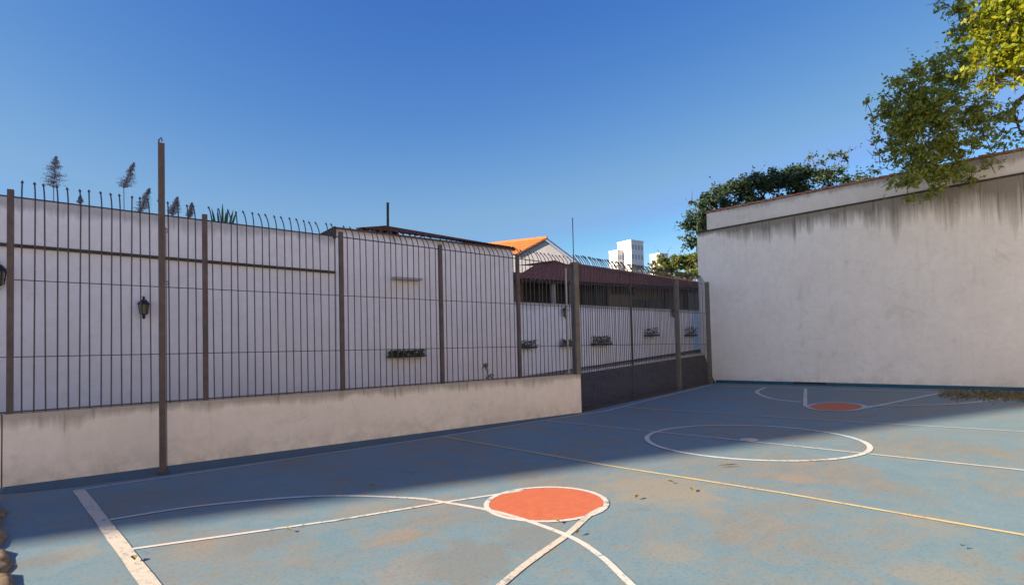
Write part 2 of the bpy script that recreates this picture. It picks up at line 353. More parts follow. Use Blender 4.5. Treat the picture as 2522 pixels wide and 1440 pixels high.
# sideline: along the wall, then past the opening
strip([g(188, 1207), g(1090, 1074), g(1433, 1020)], .055, M_thin_line)
strip([g(1433, 1020), g(1490, 1012), g(1620, 979), g(1752, 948)], (.09, .12), M_thin_line)
strip([(.01, .17), (.01, -4.2), (.02, -9.5)], .125, M_base_line)                        # near base line
strip([g(325, 1352), g(830, 1281), g(1100, 1236), g(1215, 1219)], .055, M_white_line)
strip([g(1215, 1219), g(1290, 1207)], .05, M_white_line)
strip([(3.98, -5.52), g(1450, 1270), g(1395, 1318), g(1235, 1440), (0.05, -6.95)], .07, M_base_line, True)
strip([g(270, 1280), g(500, 1245), g(780, 1222), g(1000, 1226), g(1100, 1238), g(1240, 1265), g(1395, 1318), g(1480, 1370), g(1555, 1440), (2.1, -7.7), (1.2, -8.7), (0.02, -9.4)], .062, M_white_line, True)
strip([(3.70+.69*math.cos(a), -4.93+.67*math.sin(a)) for a in np.linspace(0, 2*math.pi, 33)], .06, M_white_line)
strip([g(1085, 1074), g(1500, 1147), g(1938, 1216), g(2522, 1318), g(2900, 1383)], .055, M_cream_line)
strip([g(1350, 1036), g(1848, 1087), g(2522, 1158), g(2900, 1197)], (.05, .06), M_white_line)
strip([g(1535, 1002), g(1990, 1032), g(2522, 1063), g(2900, 1084)], .06, M_thin_line)
strip([(9+1.80*math.cos(a), -4.985+1.80*math.sin(a)) for a in np.linspace(0, 2*math.pi, 49)], .085, M_white_line)
disc([(9+.17*math.cos(a), -4.96+.15*math.sin(a)) for a in np.linspace(0, 2*math.pi, 13)[:-1]], M_base_line, 'centre_spot')
strip([g(1750, 949), g(2100, 959), g(2522, 973), g(2800, 982)], .13, M_thin_line)        # far base line
strip([g(1984, 957), g(1983, 1000)], .10, M_white_line)
strip([g(2130, 1005), g(2320, 967)], .12, M_thin_line)
strip([g(1886, 954), g(1864, 964), g(1880, 975), g(1915, 984), g(1975, 990)], .12, M_white_line, True)
strip([g(2133, 1000), g(2260, 998), g(2360, 994), g(2450, 984), g(2492, 971)], .12, M_thin_line, True)
strip([*[FK[i] for i in (0, 1, 2, 3, 4, 5, 6, 7, 0)]], .10, M_thin_line, True)

# alley surface: ramp from the court edge up to the kerb, and a level part behind the low wall
def zk(s): return .74+(s-S(1430, OT-.55))*(1.19-.74)/(S(1725, OT-.55)-S(1430, OT-.55))
def kerbz(u): return W(u, 917-(u-1430)*45/295, OT-.55)[2]
s0, s1 = S(1430, OT-.55), S(1725, OT-.55); k0, k1 = kerbz(1430), kerbz(1725)
KZ = lambda s: k0+(s-s0)*(k1-k0)/(s1-s0)
w0, w1 = W(1430, 908)[2], W(1725, 862)[2]; t0, t1 = S(1430), S(1725)
WZ = lambda s: w0+(s-t0)*(w1-w0)/(t1-t0)
ramp = MB(); nseg = 40
lowpts = [B+(Cc-B)*i/30 for i in range(31)]+[Cc+(np.array([33, 2.9, 0])-Cc)*i/10 for i in range(1, 11)]
rows = 8; vs_ = []
for i, p in enumerate(lowpts):
    s = (p-A)@T; s = s+.6*(s-LAB)/10; q = P(s, OT-.55, max(.45, KZ(s))); 
    for j in range(rows+1):
        f = j/rows; e = p+(q-p)*f; e[2] = -.004*(1-f)+(q[2]-.02)*(f**1.5); vs_.append(e)
ramp.add(vs_, [(i*(rows+1)+j, (i+1)*(rows+1)+j, (i+1)*(rows+1)+j+1, i*(rows+1)+j+1) for i in range(len(lowpts)-1) for j in range(rows)])
ramp.build('road', M_asphalt, smooth=True)['kind'] = 'structure'
m = MB(); m.quad(P(-4, .13, .72), P(LAB-.02, .13, .60), P(LAB-.02, OT-.55, KZ(LAB)-.003), P(-4, OT-.55, .72))
m.quad(P(-4, .13, .72), P(-4, .13, -.05), P(LAB-.02, .13, -.05), P(LAB-.02, .13, .60))
m.quad(P(LAB-.02, .13, .60), P(LAB-.02, .13, -.05), P(LAB-.02, OT-.55, -.05), P(LAB-.02, OT-.55, KZ(LAB)-.003))
m.build('alley', M_asphalt)['kind'] = 'structure'
SR = 30
m = MB().hexa([P(-4, OT-.45, -.1), P(SR, OT-.45, -.1), P(SR, OT+.1, -.1), P(-4, OT+.1, -.1), P(-4, OT-.45, KZ(-4)+.01), P(SR, OT-.45, KZ(SR)+.01), P(SR, OT+.1, WZ(SR)+.05), P(-4, OT+.1, WZ(-4)+.05)])
m.build('pavement', M_walk)['kind'] = 'structure'
m = MB().hexa([P(-4, OT-.56, -.1), P(SR, OT-.56, -.1), P(SR, OT-.452, -.1), P(-4, OT-.452, -.1), P(-4, OT-.56, KZ(-4)+.04), P(SR, OT-.56, KZ(SR)+.04), P(SR, OT-.452, KZ(SR)+.045), P(-4, OT-.452, KZ(-4)+.045)])
m.build('kerb', M_kerb)['kind'] = 'structure'

# ------------------------------------------------------------------ low wall and fence
lw = empty('low_wall', P(5, .06, 0), 'low cream rendered wall with damp stains carrying the iron bar fence', 'wall')
MB().fbox(-.02, LAB, 0, .13, -.05, (1.0, .995)).build('wall', M_lowwall, lw)
MB().fbox(-1.6, -.035, -.008, .14, -.05, 1.01).build('pier', M_lowwall, lw)
MB().fbox(-.034, -.021, .03, .12, -.05, .99).build('joint', M_ledge, lw)

def ztop(s): return 4.07-.0215*s
FO = .05                                                    # fence sits inside the wall's thickness
fence = empty('bar_fence', P(5, FO, 1), 'brown iron bar fence with outward curled spear tips along the low wall', 'fence')
PO = [0.05, 2.49, 4.83, 7.04, 9.18]
for s in PO:
    MB().fbox(s-.037, s+.037, FO-.037, FO+.035, .93, ztop(s)+.10).build('post', M_post, fence)
def make_bar(z0, zt, hgt=.30):
    m = MB(); 
    pts = [(0, 0, z0), (0, 0, zt-.02), (0, .012, zt+.05), (0, .045, zt+.12), (0, .095, zt+.19), (0, .15, zt+.245)]
    m.tube(pts, .0100, 5)
    d = np.array([0, .055, .055]); e = np.array(pts[-1])
    m.tube([e-d*.1, e+d*.25, e+d*1.0], [.010, .021, .002], 4)
    me = m.mesh('bar'); me.materials.append(M_iron); return me
bar_me = make_bar(0, 3.05)
ang = math.atan2(T[1], T[0])
def bars(parent, s_from, s_to, org, tdir, ndir, o, zlow, ztopf, spacing=.131, skip=()):
    n = int(round((s_to-s_from)/spacing)); base = np.array(parent.location)
    for i in range(1, n):
        s = s_from+(s_to-s_from)*i/n+random.uniform(-.006, .006); p = org+tdir*s+ndir*o; zb = zlow
        o_ = bpy.data.objects.new('bar', bar_me); COL.objects.link(o_); o_.parent = parent
        o_.location = Vector((p[0]-base[0], p[1]-base[1], zb-base[2])); o_.rotation_euler = (random.uniform(-.004, .004), random.uniform(-.006, .006), math.atan2(tdir[1], tdir[0])+random.uniform(-.12, .12))
        o_.scale = (1, 1, (ztopf(s)-zb)/3.05*random.uniform(.996, 1.004))
edges = PO+[LAB-.02]
for a, b in zip(edges[:-1], edges[1:]): bars(fence, a, b, A, T, N, FO, 1.0, ztop)
def lintube(z0, z1, sa, sb, r, name='rail', o=FO-.012, mat=M_wire):
    MB().tube([P(sa, o, z0), P(sb, o, z1)], r, 5).build(name, mat, fence)
lintube(ztop(-1), ztop(LAB), -1, LAB, .011); lintube(2.90, 2.75, -1, LAB, .007); lintube(1.80, 1.74, -1, LAB, .007)
MB().fbox(-1.5, LAB, FO-.025, FO+.02, 1.012, 1.035).build('bottom_rail', M_post, fence)

gate = empty('bar_gate', B+(Cc-B)*.33, 'tall iron bar gate reaching the ground across the ramp opening', 'gate')
def P2(s, o, z): return B+T2*s+N2*o+np.array([0, 0, z])
def gbox(m, s0_, s1_, o0, o1, z0, z1): return m.hexa([P2(s0_, o0, z0), P2(s1_, o0, z0), P2(s1_, o1, z0), P2(s0_, o1, z0), P2(s0_, o0, z1), P2(s1_, o0, z1), P2(s1_, o1, z1), P2(s0_, o1, z1)])
def ztop2(s): return 3.82+.028*s
LG = float((PL(1677, 960, B, Cc)-B)@T2); LM = float((PL(1562, 900, B, Cc)-B)@T2)
gp = empty('gate_post', B, 'thick grey gate post at the end of the low wall, thin aerial rod on top', 'post')
m = MB().fbox(LAB-.17, LAB+.0, -.02, .15, 0, .99); 
MB().fbox(LAB-.145, LAB+.005, -.025, .145, 1.0, 3.92).build('shaft', M_gatepost, gp)
MB().fbox(LAB+.003, LAB+.03, -.004, .14, 0.0, .998).build('jamb', M_iron, gp)
MB().tube([P(LAB-.08, .06, 3.92), P(LAB-.08, .06, 5.1)], .012, 5).build('aerial', M_wire, gp)
MB().tube([P(LAB-.34, .10, 1.0), P(LAB-.34, .10, 3.75)], .03, 8).build('pipe', M_trim, gp)
bars(gate, .06, LM-.03, B, T2, N2, .05, .12, ztop2, .13); bars(gate, LM+.03, LG-.05, B, T2, N2, .05, .12, ztop2, .13)
for za, r in ((ztop2(0), .011), (2.76, .008), (1.74, .008), (.14, .012)):
    zb_ = za+(ztop2(LG)-ztop2(0) if za > 3 else (.1 if za > 2 else -.05 if za > 1 else 0))
    MB().tube([P2(.05, .04, za), P2(LG, .04, zb_)], r, 5).build('rail', M_wire, gate)
gbox(MB(), LM-.022, LM+.022, .02, .08, .06, ztop2(LM)).build('meeting_stile', M_iron, gate)
pnl = empty('fence_panel', P2((LG+LBC)/2, .05, 0), 'short bar panel between the far gate post and the end wall', 'fence')
gbox(MB(), LG-.075, LG+.075, -.02, .12, 0, ztop2(LG)+.05).build('post', M_gatepost, pnl)
gbox(MB(), LBC-.10, LBC+.03, -.04, .10, 0, 4.22).build('post', M_gatepost, pnl)
bars(pnl, LG+.1, LBC-.14, B, T2, N2, .05, .10, ztop2, .135)
for za, zb_ in ((ztop2(LG), ztop2(LBC)), (2.86, 2.9), (1.69, 1.62), (.14, .14)):
    MB().tube([P2(LG, .04, za), P2(LBC-.1, .04, zb_)], .009, 5).build('rail', M_wire, pnl)

# tall pole standing on the court
pp = np.array([1.04, .44, 0]); pole = empty('net_pole', pp, 'tall square iron net pole standing alone before the low wall', 'pole')
MB().box(pp, T, N, .041, .041, 0, 5.0).build('shaft', M_post, pole)
MB().box(pp, T, N, .075, .075, 0.002, .035).build('base_plate', M_iron, pole)
MB().tube([pp+[-.035, 0, 4.98], pp+[-.03, 0, 5.05], pp+[.0, 0, 5.09], pp+[.012, 0, 5.04]], .012, 6).build('hook', M_hook, pole)
for z in (3.69, 2.89):
    c = pp+T*.04+np.array([0, 0, z])
    MB().tube([c, c+T*.03+[0, 0, .0], c+T*.045+[0, 0, -.015], c+T*.04+[0, 0, -.045], c+T*.02+[0, 0, -.05]], .0075, 6).build('hook', M_hook, pole)
MB().tube([pp+T*.055+[0, 0, .0], pp+T*.055+[0, 0, 3.72]], .006, 5).build('cord', M_wire, pole)

# ------------------------------------------------------------------ alley wall (left) and its house
sc = S(828)
zl = lambda s: W(15, 485)[2]+(s-S(15))*(W(815, 583)[2]-W(15, 485)[2])/(S(815)-S(15))
aw = empty('alley_wall', P(0, OT, 0), 'tall white wall across the alley with a dark ledge near its top', 'wall')
MB().fbox(-5, sc, OT, OT+.2, 0, (zl(-5), zl(sc))).build('wall', M_alleywall, aw)
za, zb = W(10, 603)[2], W(825, 671)[2]; zsl = (zb-za)/(S(825)-S(10))
MB().fbox(-5, sc-.03, OT-.07, OT+.02, (za-.03+zsl*(-5-S(10)),  zb-.03), (za+.03+zsl*(-5-S(10)), zb+.03)).build('ledge', M_ledge, aw)
MB().fbox(-5, sc, OT-.012, OT+.0, .4, (1.13, 1.06)).build('plinth', M_alleywall, aw)
MB().fbox(-5, sc, OT+.06, OT+.14, (zl(-5)+.001, zl(sc)+.001), (zl(-5)+.03, zl(sc)+.03)).build('capping', M_trim, aw)

def roof_slope(m, e0, e1, r0, r1, pitch=.22, row=.36, h=.045):
    """corrugated clay tiles: ridges run from eave to ridge line, rows overlap with a step"""
    e0, e1, r0, r1 = [np.array(x, float) for x in (e0, e1, r0, r1)]
    L = max(np.linalg.norm(e1-e0), np.linalg.norm(r1-r0)); H = max(np.linalg.norm(r0-e0), np.linalg.norm(r1-e1))
    nc = max(4, int(L/pitch)*4); nr = max(1, int(H/row)); up = np.cross(e1-e0, (r0+r1)/2-(e0+e1)/2); up /= np.linalg.norm(up)
    if up[2] < 0: up = -up
    vs = []
    for j in range(nr):
        for f, lift in ((j/nr, .03), ((j+1)/nr, 0.0)):
            for i in range(nc+1):
                x = i/nc; p = (e0+(e1-e0)*x)*(1-f)+(r0+(r1-r0)*x)*f
                vs.append(p+up*(lift+h*abs(math.sin(math.pi*i/4))))
    fs = []; w = nc+1
    for j in range(2*nr-1):
        fs += [(j*w+i, j*w+i+1, (j+1)*w+i+1, (j+1)*w+i) for i in range(nc)]
    return m.add(vs, fs)

se = S(1266)
hz = lambda s: 5.0+(s-sc)*(4.93-5.0)/(se-sc)
hs = empty('white_house', P((sc+se)/2, OT+3, 0), 'tall white house side beyond the fence with aged hipped tile roof', 'house')
MB().fbox(sc+.01, se, OT-.03, OT+6, 0, (hz(sc), hz(se))).build('wall', M_housewall, hs)
MB().fbox(sc-.05, se+.05, OT-.10, OT-.032, (hz(sc)-.015, hz(se)-.015), (hz(sc)+.02, hz(se)+.02)).build('eave_tiles', M_tile_dark, hs)
MB().fbox(sc-.05, sc+.0, OT-.10, OT+4, 4.72, 5.03).build('verge_board', M_ledge, hs)
pk = W(948, 560, OT+3.2); skp = float((pk-A)@T)
m = MB(); ee0, ee1 = P(S(885), OT-.05, hz(S(885))+.03), P(se+.05, OT-.05, hz(se)+.03)
rr1 = W(1268, 614, OT+3.0)
roof_slope(m, ee0+T*.0, P(skp, OT-.05, 5.0), pk, pk); roof_slope(m, P(skp, OT-.05, 5.0), ee1, pk, rr1)
ro = m.build('roof', M_tile_dark, hs); 
roof_slope(MB(), P(sc+.3, OT+6.2, 5.0), P(se, OT+6.2, 4.95), pk+T*.01, pk+T*.4).build('roof', M_tile_dark, hs)
MB().tube([pk, rr1], .07, 6).build('ridge_tile', M_tile_dark, hs); MB().tube([ee0, pk], .06, 6).build('ridge_tile', M_tile_dark, hs)
vp = W(955, 566, OT+3.3); vpt = W(955, 499, OT+3.3)
MB().tube([vp-[0, 0, .3], vpt], .045, 8).build('vent_pipe', M_ledge, hs)
a_, b_ = W(962, 686), W(1030, 690)
MB().fbox((a_-A)@T, (b_-A)@T, OT-.28, OT-.03, a_[2]-.03, a_[2]+.03).build('shelf', M_trim, hs)
MB().fbox(sc+.01, S(1052), OT-.042, OT-.031, .4, 1.07).build('plinth', M_housewall, hs)

# ------------------------------------------------------------------ lower boundary wall on the right of the house
bw = empty('boundary_wall', P(17, OT, 0), 'low bluish white boundary wall across the alley beyond the gate', 'wall')
MB().fbox(se+.004, SR, OT, OT+.18, 0, (3.18, 3.02)).build('wall', M_farwall, bw)
MB().fbox(se+.004, SR, OT-.02, OT+.20, (3.182, 3.022), (3.215, 3.055)).build('coping', M_trim, bw)

# lanterns
def lantern(u, v, h, label, o=OT, wz=None):
    c = W(u, v, o-.14); r = empty('wall_lantern', c-[0, 0, h/2], label, 'lantern', 'lanterns on the alley walls')
    b = c-np.array([0, 0, h/2])
    MB().lathe(b, [(.012*h/.45, 0), (.03*h/.45, .04*h/.45), (.02*h/.45, .07*h/.45), (.06*h/.45, .10*h/.45)], 8).build('finial', M_black, r)
    k = h/.45
    MB().lathe(b, [(.062*k, .10*k), (.085*k, .28*k)], 6).build('glass', M_lampglass, r)
    m = MB()
    for i in range(6):
        a = 2*math.pi*i/6; d = np.array([math.cos(a), math.sin(a), 0])
        m.tube([b+d*.064*k+[0, 0, .10*k], b+d*.088*k+[0, 0, .285*k]], .007*k, 4)
    m.build('frame', M_black, r)
    MB().lathe(b, [(.115*k, .28*k), (.10*k, .31*k), (.05*k, .37*k), (.018*k, .39*k), (.028*k, .42*k), (.004, .45*k)], 8).build('cap', M_black, r)
    MB().tube([b+N*.14+[0, 0, .12*k], b+N*.03+[0, 0, .06*k], b+[0, 0, .05*k]], .012*k, 6).build('bracket', M_black, r)
    return r
lantern(354, 757, .50, 'black wall lantern behind the bars just left of the tall pole')
lantern(-6, 678, .62, 'black wall lantern cut off by the left edge of the photo')
lantern(1393, 768, .46, 'small black lantern on boundary wall left of the thick gate post')
lantern(1660, 770, .46, 'small black lantern on boundary wall beside the far gate post')

# ------------------------------------------------------------------ leaves
def leaf_mesh(name, centers, size, mat, parent=None, up=.4, aspect=.5, origin=None, droop=0, fold=True, seed=1, label=None):
    r = np.random.default_rng(seed); c = np.array(centers); n = len(c)
    sz = size*r.uniform(.6, 1.3, n)
    d = r.normal(size=(n, 3)); d[:, 2] -= droop; d /= np.linalg.norm(d, axis=1)[:, None]
    nr = r.normal(size=(n, 3)); nr[:, 2] += up*2; s = np.cross(d, nr); s /= np.linalg.norm(s, axis=1)[:, None]+1e-9
    nn = np.cross(s, d)
    a = c-d*sz[:, None]*.5; b = c+d*sz[:, None]*.5; w = s*sz[:, None]*aspect*.5
    mid = c-d*sz[:, None]*.08-nn*sz[:, None]*.09*(1 if fold else 0)
    v = np.stack([a, mid+w+nn*sz[:, None]*.1, b, mid-w+nn*sz[:, None]*.1], 1).reshape(-1, 3)
    base = np.zeros(3); q = parent
    while q is not None: base = base+np.array(q.location); q = q.parent
    me = bpy.data.meshes.new(name); me.vertices.add(4*n); me.vertices.foreach_set('co', (v-base).astype(np.float32).ravel())
    idx = np.arange(n)*4; tri = np.stack([idx, idx+1, idx+2, idx, idx+2, idx+3], 1).reshape(-1)
    me.loops.add(6*n); me.loops.foreach_set('vertex_index', tri.astype(np.int32)); me.polygons.add(2*n)
    me.polygons.foreach_set('loop_start', (np.arange(2*n)*3).astype(np.int32)); me.polygons.foreach_set('loop_total', np.full(2*n, 3, np.int32))
    me.update(calc_edges=True)
    at = me.attributes.new('leafid', 'FLOAT_VECTOR', 'POINT'); ids = np.repeat(r.uniform(0, 100, (n, 3)), 4, axis=0); at.data.foreach_set('vector', ids.astype(np.float32).ravel())
    me.materials.append(mat); o = bpy.data.objects.new(name, me); COL.objects.link(o)
    if parent is not None: o.parent = parent
    return o
def clump(points, radius, n, r, flat=1.0, shell=.5):
    d = r.normal(size=(n, 3)); d /= np.linalg.norm(d, axis=1)[:, None]; k = r.uniform(0, 1, n)**shell
    q = d*(k*radius)[:, None]; q[:, 2] *= flat; return points+q
def tree_from_blobs(name, label, group, blobs, depth, dspread, leaf, mat, dens, base, limbs_from, bark=M_bark, trunk_r=.2, flat=.85, seed=3, droop=.2, twig=True, aspect=.5, sub=5, subr=.42):
    """blobs: (u, v, radius px[, density]) measured at the tree's own distance"""
    r = np.random.default_rng(seed); root = empty(name, base, label, 'tree', group)
    pts = []; cen = []
    for bl in blobs:
        u, v, rp = bl[:3]; dn = bl[3] if len(bl) > 3 else 1.0; dep = depth+r.uniform(-dspread, dspread); R_ = rp*depth/FPX
        c = DP(u, v, dep); cen.append(c)
        ns = max(2, int(sub*(R_/.5)**1.5))
        for k in range(ns):     # smaller tufts spread through the blob, leaving gaps between them
            cc = clump(c, R_, 1, r, flat, .6)[0]; rr = R_*subr*r.uniform(.5, 1.2)
            nl = max(5, int(dens*dn*(rr/.25)**2)); pts.append(clump(cc, rr, nl, r, .75, .7))
            if r.uniform() < .3: pts.append(cc+np.cumsum(r.normal(size=(7, 3))*leaf*.5+(cc-c)/(R_+1e-6)*leaf*.7, axis=0))
    leaf_mesh('crown', np.concatenate(pts), leaf, mat, root, droop=droop, seed=seed, aspect=aspect)
    base = np.array(base, float); fork = np.array(limbs_from, float)
    tr = MB(); mid = (base+fork)/2+np.array([.15, .1, 0]); tr.tube([base, base+(mid-base)*.3, mid, fork], [trunk_r*1.3, trunk_r, trunk_r*.85, trunk_r*.6], 10); tr.build('trunk', bark, root, smooth=True)
    lm = MB(); order = sorted(cen, key=lambda c: np.linalg.norm(c-fork)); nodes = [(fork, trunk_r*.5)]
    for c in order:
        j = min(range(len(nodes)), key=lambda k: np.linalg.norm(nodes[k][0]-c)+.15*np.linalg.norm(nodes[k][0]-fork)); p, pr = nodes[j]
        rr = max(.012, pr*.62); mid = (p+c)/2+r.normal(size=3)*np.linalg.norm(c-p)*.12
        lm.tube([p, mid, c], [pr*.8, (pr+rr)*.45, rr*.8], 6); nodes += [(mid, (pr+rr)*.45), (c, rr)]
    for c in cen:
        for k in range(3):
            e = c+r.normal(size=3)*.18*depth/18; lm.tube([c, (c+e)/2+r.normal(size=3)*.05, e], [.014*depth/18, .010*depth/18, .004*depth/18], 4)
    lm.build('limb', bark, root, smooth=True); return root

# ------------------------------------------------------------------ wall planters
def planter(u0, u1, v0, v1, label, leafs=260, trough=True):
    a, b = W(u0, v1, OT-.2), W(u1, v1, OT-.2); z0 = a[2]; z1 = W((u0+u1)/2, v0, OT-.2)[2]
    sa, sb = (a-A)@T, (b-A)@T; c = P((sa+sb)/2, OT-.14, z0)
    r = empty('wall_planter', c, label, 'planter', 'plant troughs on the alley walls')
    MB().fbox(sa, sb, OT-.24, OT-.032, z0, z0+(z1-z0)*.22).build('trough', M_planter, r)
    pts = np.array([P(random.uniform(sa, sb), OT-.14+random.uniform(-.14, .10), z0+(z1-z0)*(.3+.75*random.random()**1.3)) for _ in range(leafs)])
    leaf_mesh('plants', pts, .085, M_leaf_plant, r, aspect=.45, seed=int(u0)); return r
planter(958, 1047, 862, 881, 'long trough of dark plants on the white house wall', 420)
planter(1290, 1322, 838, 858, 'plant trough on boundary wall just right of the house corner', 170)
planter(1386, 1417, 836, 853, 'plant trough on boundary wall left of the thick gate post', 170)
planter(1463, 1506, 828, 850, 'wide plant trough on boundary wall right of the thick gate post', 260)
planter(1594, 1622, 808, 828, 'small plant trough on boundary wall left of the far gate post', 140)
planter(1694, 1716, 806, 828, 'round plant trough on boundary wall right of the far gate post', 150)

# withered plant on top of the low wall
c = PL(1201, 934, A+N*.6, B+N*.6); wp = empty('withered_plant', c, 'small withered plant sprouting behind the fence on the low wall', 'plant')
h = .42
MB().tube([c-[0, 0, .3], c+[0.02, 0, .1], c+[-.03, 0, .25], c+[-.07, 0, h]], [.015, .012, .01, .006], 5).build('stem', M_reedstem, wp)
leaf_mesh('leaves', np.concatenate([clump(c+np.array([.03, -.02, .06]), .11, 40, rng), clump(c+np.array([-.06, 0, .32]), .07, 26, rng)]), .07, M_leaf_plant, wp)

# ------------------------------------------------------------------ reeds and blade plant behind the alley wall
def reed(u0, v0, ut, vt, w, label, o=OT+.9):
    """plume from (u0,v0) its foot to its tip (ut,vt)"""
    foot, tip = W(u0, v0, o), W(ut, vt, o); base = np.array([foot[0], foot[1], 0]) + T*.0
    r = empty('reed', base, label, 'reed', 'flowering reeds behind the alley wall')
    MB().tube([base, base+(foot-base)*.5+T*.02, foot, (foot+tip)/2, tip], [.012, .011, .008, .005, .002], 5).build('stem', M_reedstem, r)
    L = np.linalg.norm(tip-foot); pts = []; m = MB(); rr = np.random.default_rng(int(ut))
    ax = (tip-foot)/L; wm = w*1.9
    for i in range(210):
        f = rr.uniform(0, 1)**1.1; p = foot+(tip-foot)*f; wd = wm*(1-f)**.75*(.35+.65*min(1, f*5+.3))*rr.uniform(.5, 1.15)
        a = rr.uniform(0, 2*math.pi); side = T*math.cos(a)+N*math.sin(a)
        e = p+side*wd+ax*wd*.35+np.array([0, 0, -wd*rr.uniform(.0, .35)]); q = (p+e)/2+ax*wd*.22
        for k in range(10):
            t = (k+.5)/10; c_ = (1-t)**2*p+2*t*(1-t)*q+t*t*e; pts.append(c_+rr.normal(size=3)*.008)
    leaf_mesh('plume', np.array(pts), .045, M_plume, r, aspect=.24, seed=int(ut)); return r
reed(132, 462, 138, 386, .155, 'largest reed plume, standing highest at the left above the alley wall')
reed(305, 462, 330, 402, .115, 'reed plume leaning right, midway between the large plume and the tall pole')
reed(345, 522, 368, 465, .105, 'reed plume touching the left side of the tall pole')
reed(424, 530, 437, 486, .10, 'reed plume just right of the tall pole')
reed(466, 535, 473, 500, .06, 'small reed tip beside the second fence post')
reed(197, 500, 198, 484, .03, 'tiny reed tip between two bars right of the largest plume')
bp = W(555, 560, OT+.6); bl = empty('blade_plant', np.array([bp[0], bp[1], 0]), 'green plant with long blade leaves showing above the alley wall', 'plant')
rr = np.random.default_rng(5)
for (u, v, lean) in ((548, 500, .1), (521, 512, -.1), (535, 515, -.05), (562, 512, .15), (575, 516, .3), (583, 520, .3), (518, 530, -.05), (557, 520, -.1), (570, 540, .2)):
    tipp = W(u, v, OT+.6+rr.uniform(-.1, .3)); ft = W(548+(u-548)*.5, 575, OT+.6); mid = (ft+tipp)/2+np.array([0, 0, .05]); wv = T*.028
    m = MB(); prev = []
    for k, wk in ((0, .6), (.35, 1), (.7, .8), (1, .05)):
        c_ = (1-k)**2*ft+2*k*(1-k)*mid+k*k*tipp; prev += [c_-wv*wk, c_+N*.01*wk, c_+wv*wk]
    m.add(prev, [(i*3+j, i*3+j+1, i*3+j+4, i*3+j+3) for i in range(3) for j in range(2)])
    m.build('blade', M_leaf_blade, bl)
MB().tube([np.array([bp[0], bp[1], 0]), W(548, 578, OT+.6)], .04, 6).build('stem', M_bark, bl)

# ------------------------------------------------------------------ low tiled house behind the boundary wall
lh = empty('tiled_house', P(18, OT+5, 0), 'low brown house with long red tiled roof and dark windows behind boundary wall', 'house')
OE, OR = OT+2.2, OT+5.5
sA, sB = S(1262, OE, 690), S(1745, OE, 712)
E_ = lambda u: W(u, 688+(u-1268)*24/457, OE)
R_ = lambda u, v: W(u, v, OR)
m = MB(); roof_slope(m, E_(1262), E_(1405), R_(1318, 653), R_(1408, 651)); roof_slope(m, E_(1405), E_(1745), R_(1408, 651), R_(1745, 700)); m.build('roof', M_tile_red, lh)
hp = R_(1365, 641); m = MB(); roof_slope(m, R_(1270, 654), R_(1412, 656), hp, hp); m.build('roof', M_tile_red, lh)
MB().tube([R_(1408, 651), R_(1745, 700)], .09, 6).build('ridge_tile', M_tile_red, lh)
ez = lambda u: float(E_(u)[2])
MB().tube([E_(1262)-[0, 0, .04], E_(1745)-[0, 0, .04]], .05, 4).build('gutter', M_ledge, lh)
OWl = OE+.9
def hw(u, v): return W(u, v, OWl)
sw = [S(u, OWl) for u in (1262, 1500, 1745)]; zt_ = [ez(1262)-.05, ez(1500)-.05, ez(1745)-.05]
MB().fbox(sw[0], sw[1], OWl+.15, OWl+5, 0, (zt_[0]+.5, zt_[1]+.5)).build('wall', M_beige, lh)
MB().fbox(sw[1]+.003, sw[2], OWl+.0, OWl+5, 0, (zt_[1]+.4, zt_[2]+.4)).build('wall', M_beige, lh)
def pane_win(u0, u1, v0, v1, o, n=1, mat=M_glass, fr=M_ledge, off=.0):
    a, b = W(u0, v1, o), W(u1, v0, o); s0_, s1_ = (a-A)@T, (b-A)@T
    w = MB(); z0, z1 = a[2], b[2]; fw = .04
    w.fbox(s0_, s1_, o-.03, o+.02, z0-fw, z0); w.fbox(s0_, s1_, o-.03, o+.02, z1, z1+fw); w.fbox(s0_-fw, s0_, o-.03, o+.02, z0-fw, z1+fw); w.fbox(s1_, s1_+fw, o-.03, o+.02, z0-fw, z1+fw)
    f = w.build('window', fr, lh)
    for i in range(n):
        MB().fbox(s0_+(s1_-s0_)*(i+.03)/n, s0_+(s1_-s0_)*(i+.97)/n, o-.012, o+.012, z0+.005, z1-.005).build('pane', mat, f)
for (u0, u1, n) in ((1290, 1358, 3), (1368, 1402, 2), (1434, 1466, 2), (1470, 1496, 2)): pane_win(u0, u1, 700, 770, OWl+.12, n, M_dark)
pane_win(1556, 1590, 740, 756, OWl-.02, 2, M_dark); pane_win(1598, 1632, 740, 757, OWl-.02, 2, M_dark); pane_win(1694, 1728, 722, 765, OWl-.02, 2, M_dark); pane_win(1508, 1560, 706, 722, OWl-.02, 3, M_dark)
for u, hw_ in ((1363, .08), (1408, .10), (1640, .09), (1467, .05), (1686, .06)):
    p = W(u, 730, OE+.25); s_ = (p-A)@T; MB().fbox(s_-hw_, s_+hw_, OE+.2, OE+.3, 0, ez(u)-.06).build('post', M_trim if u < 1450 else M_ledge, lh)

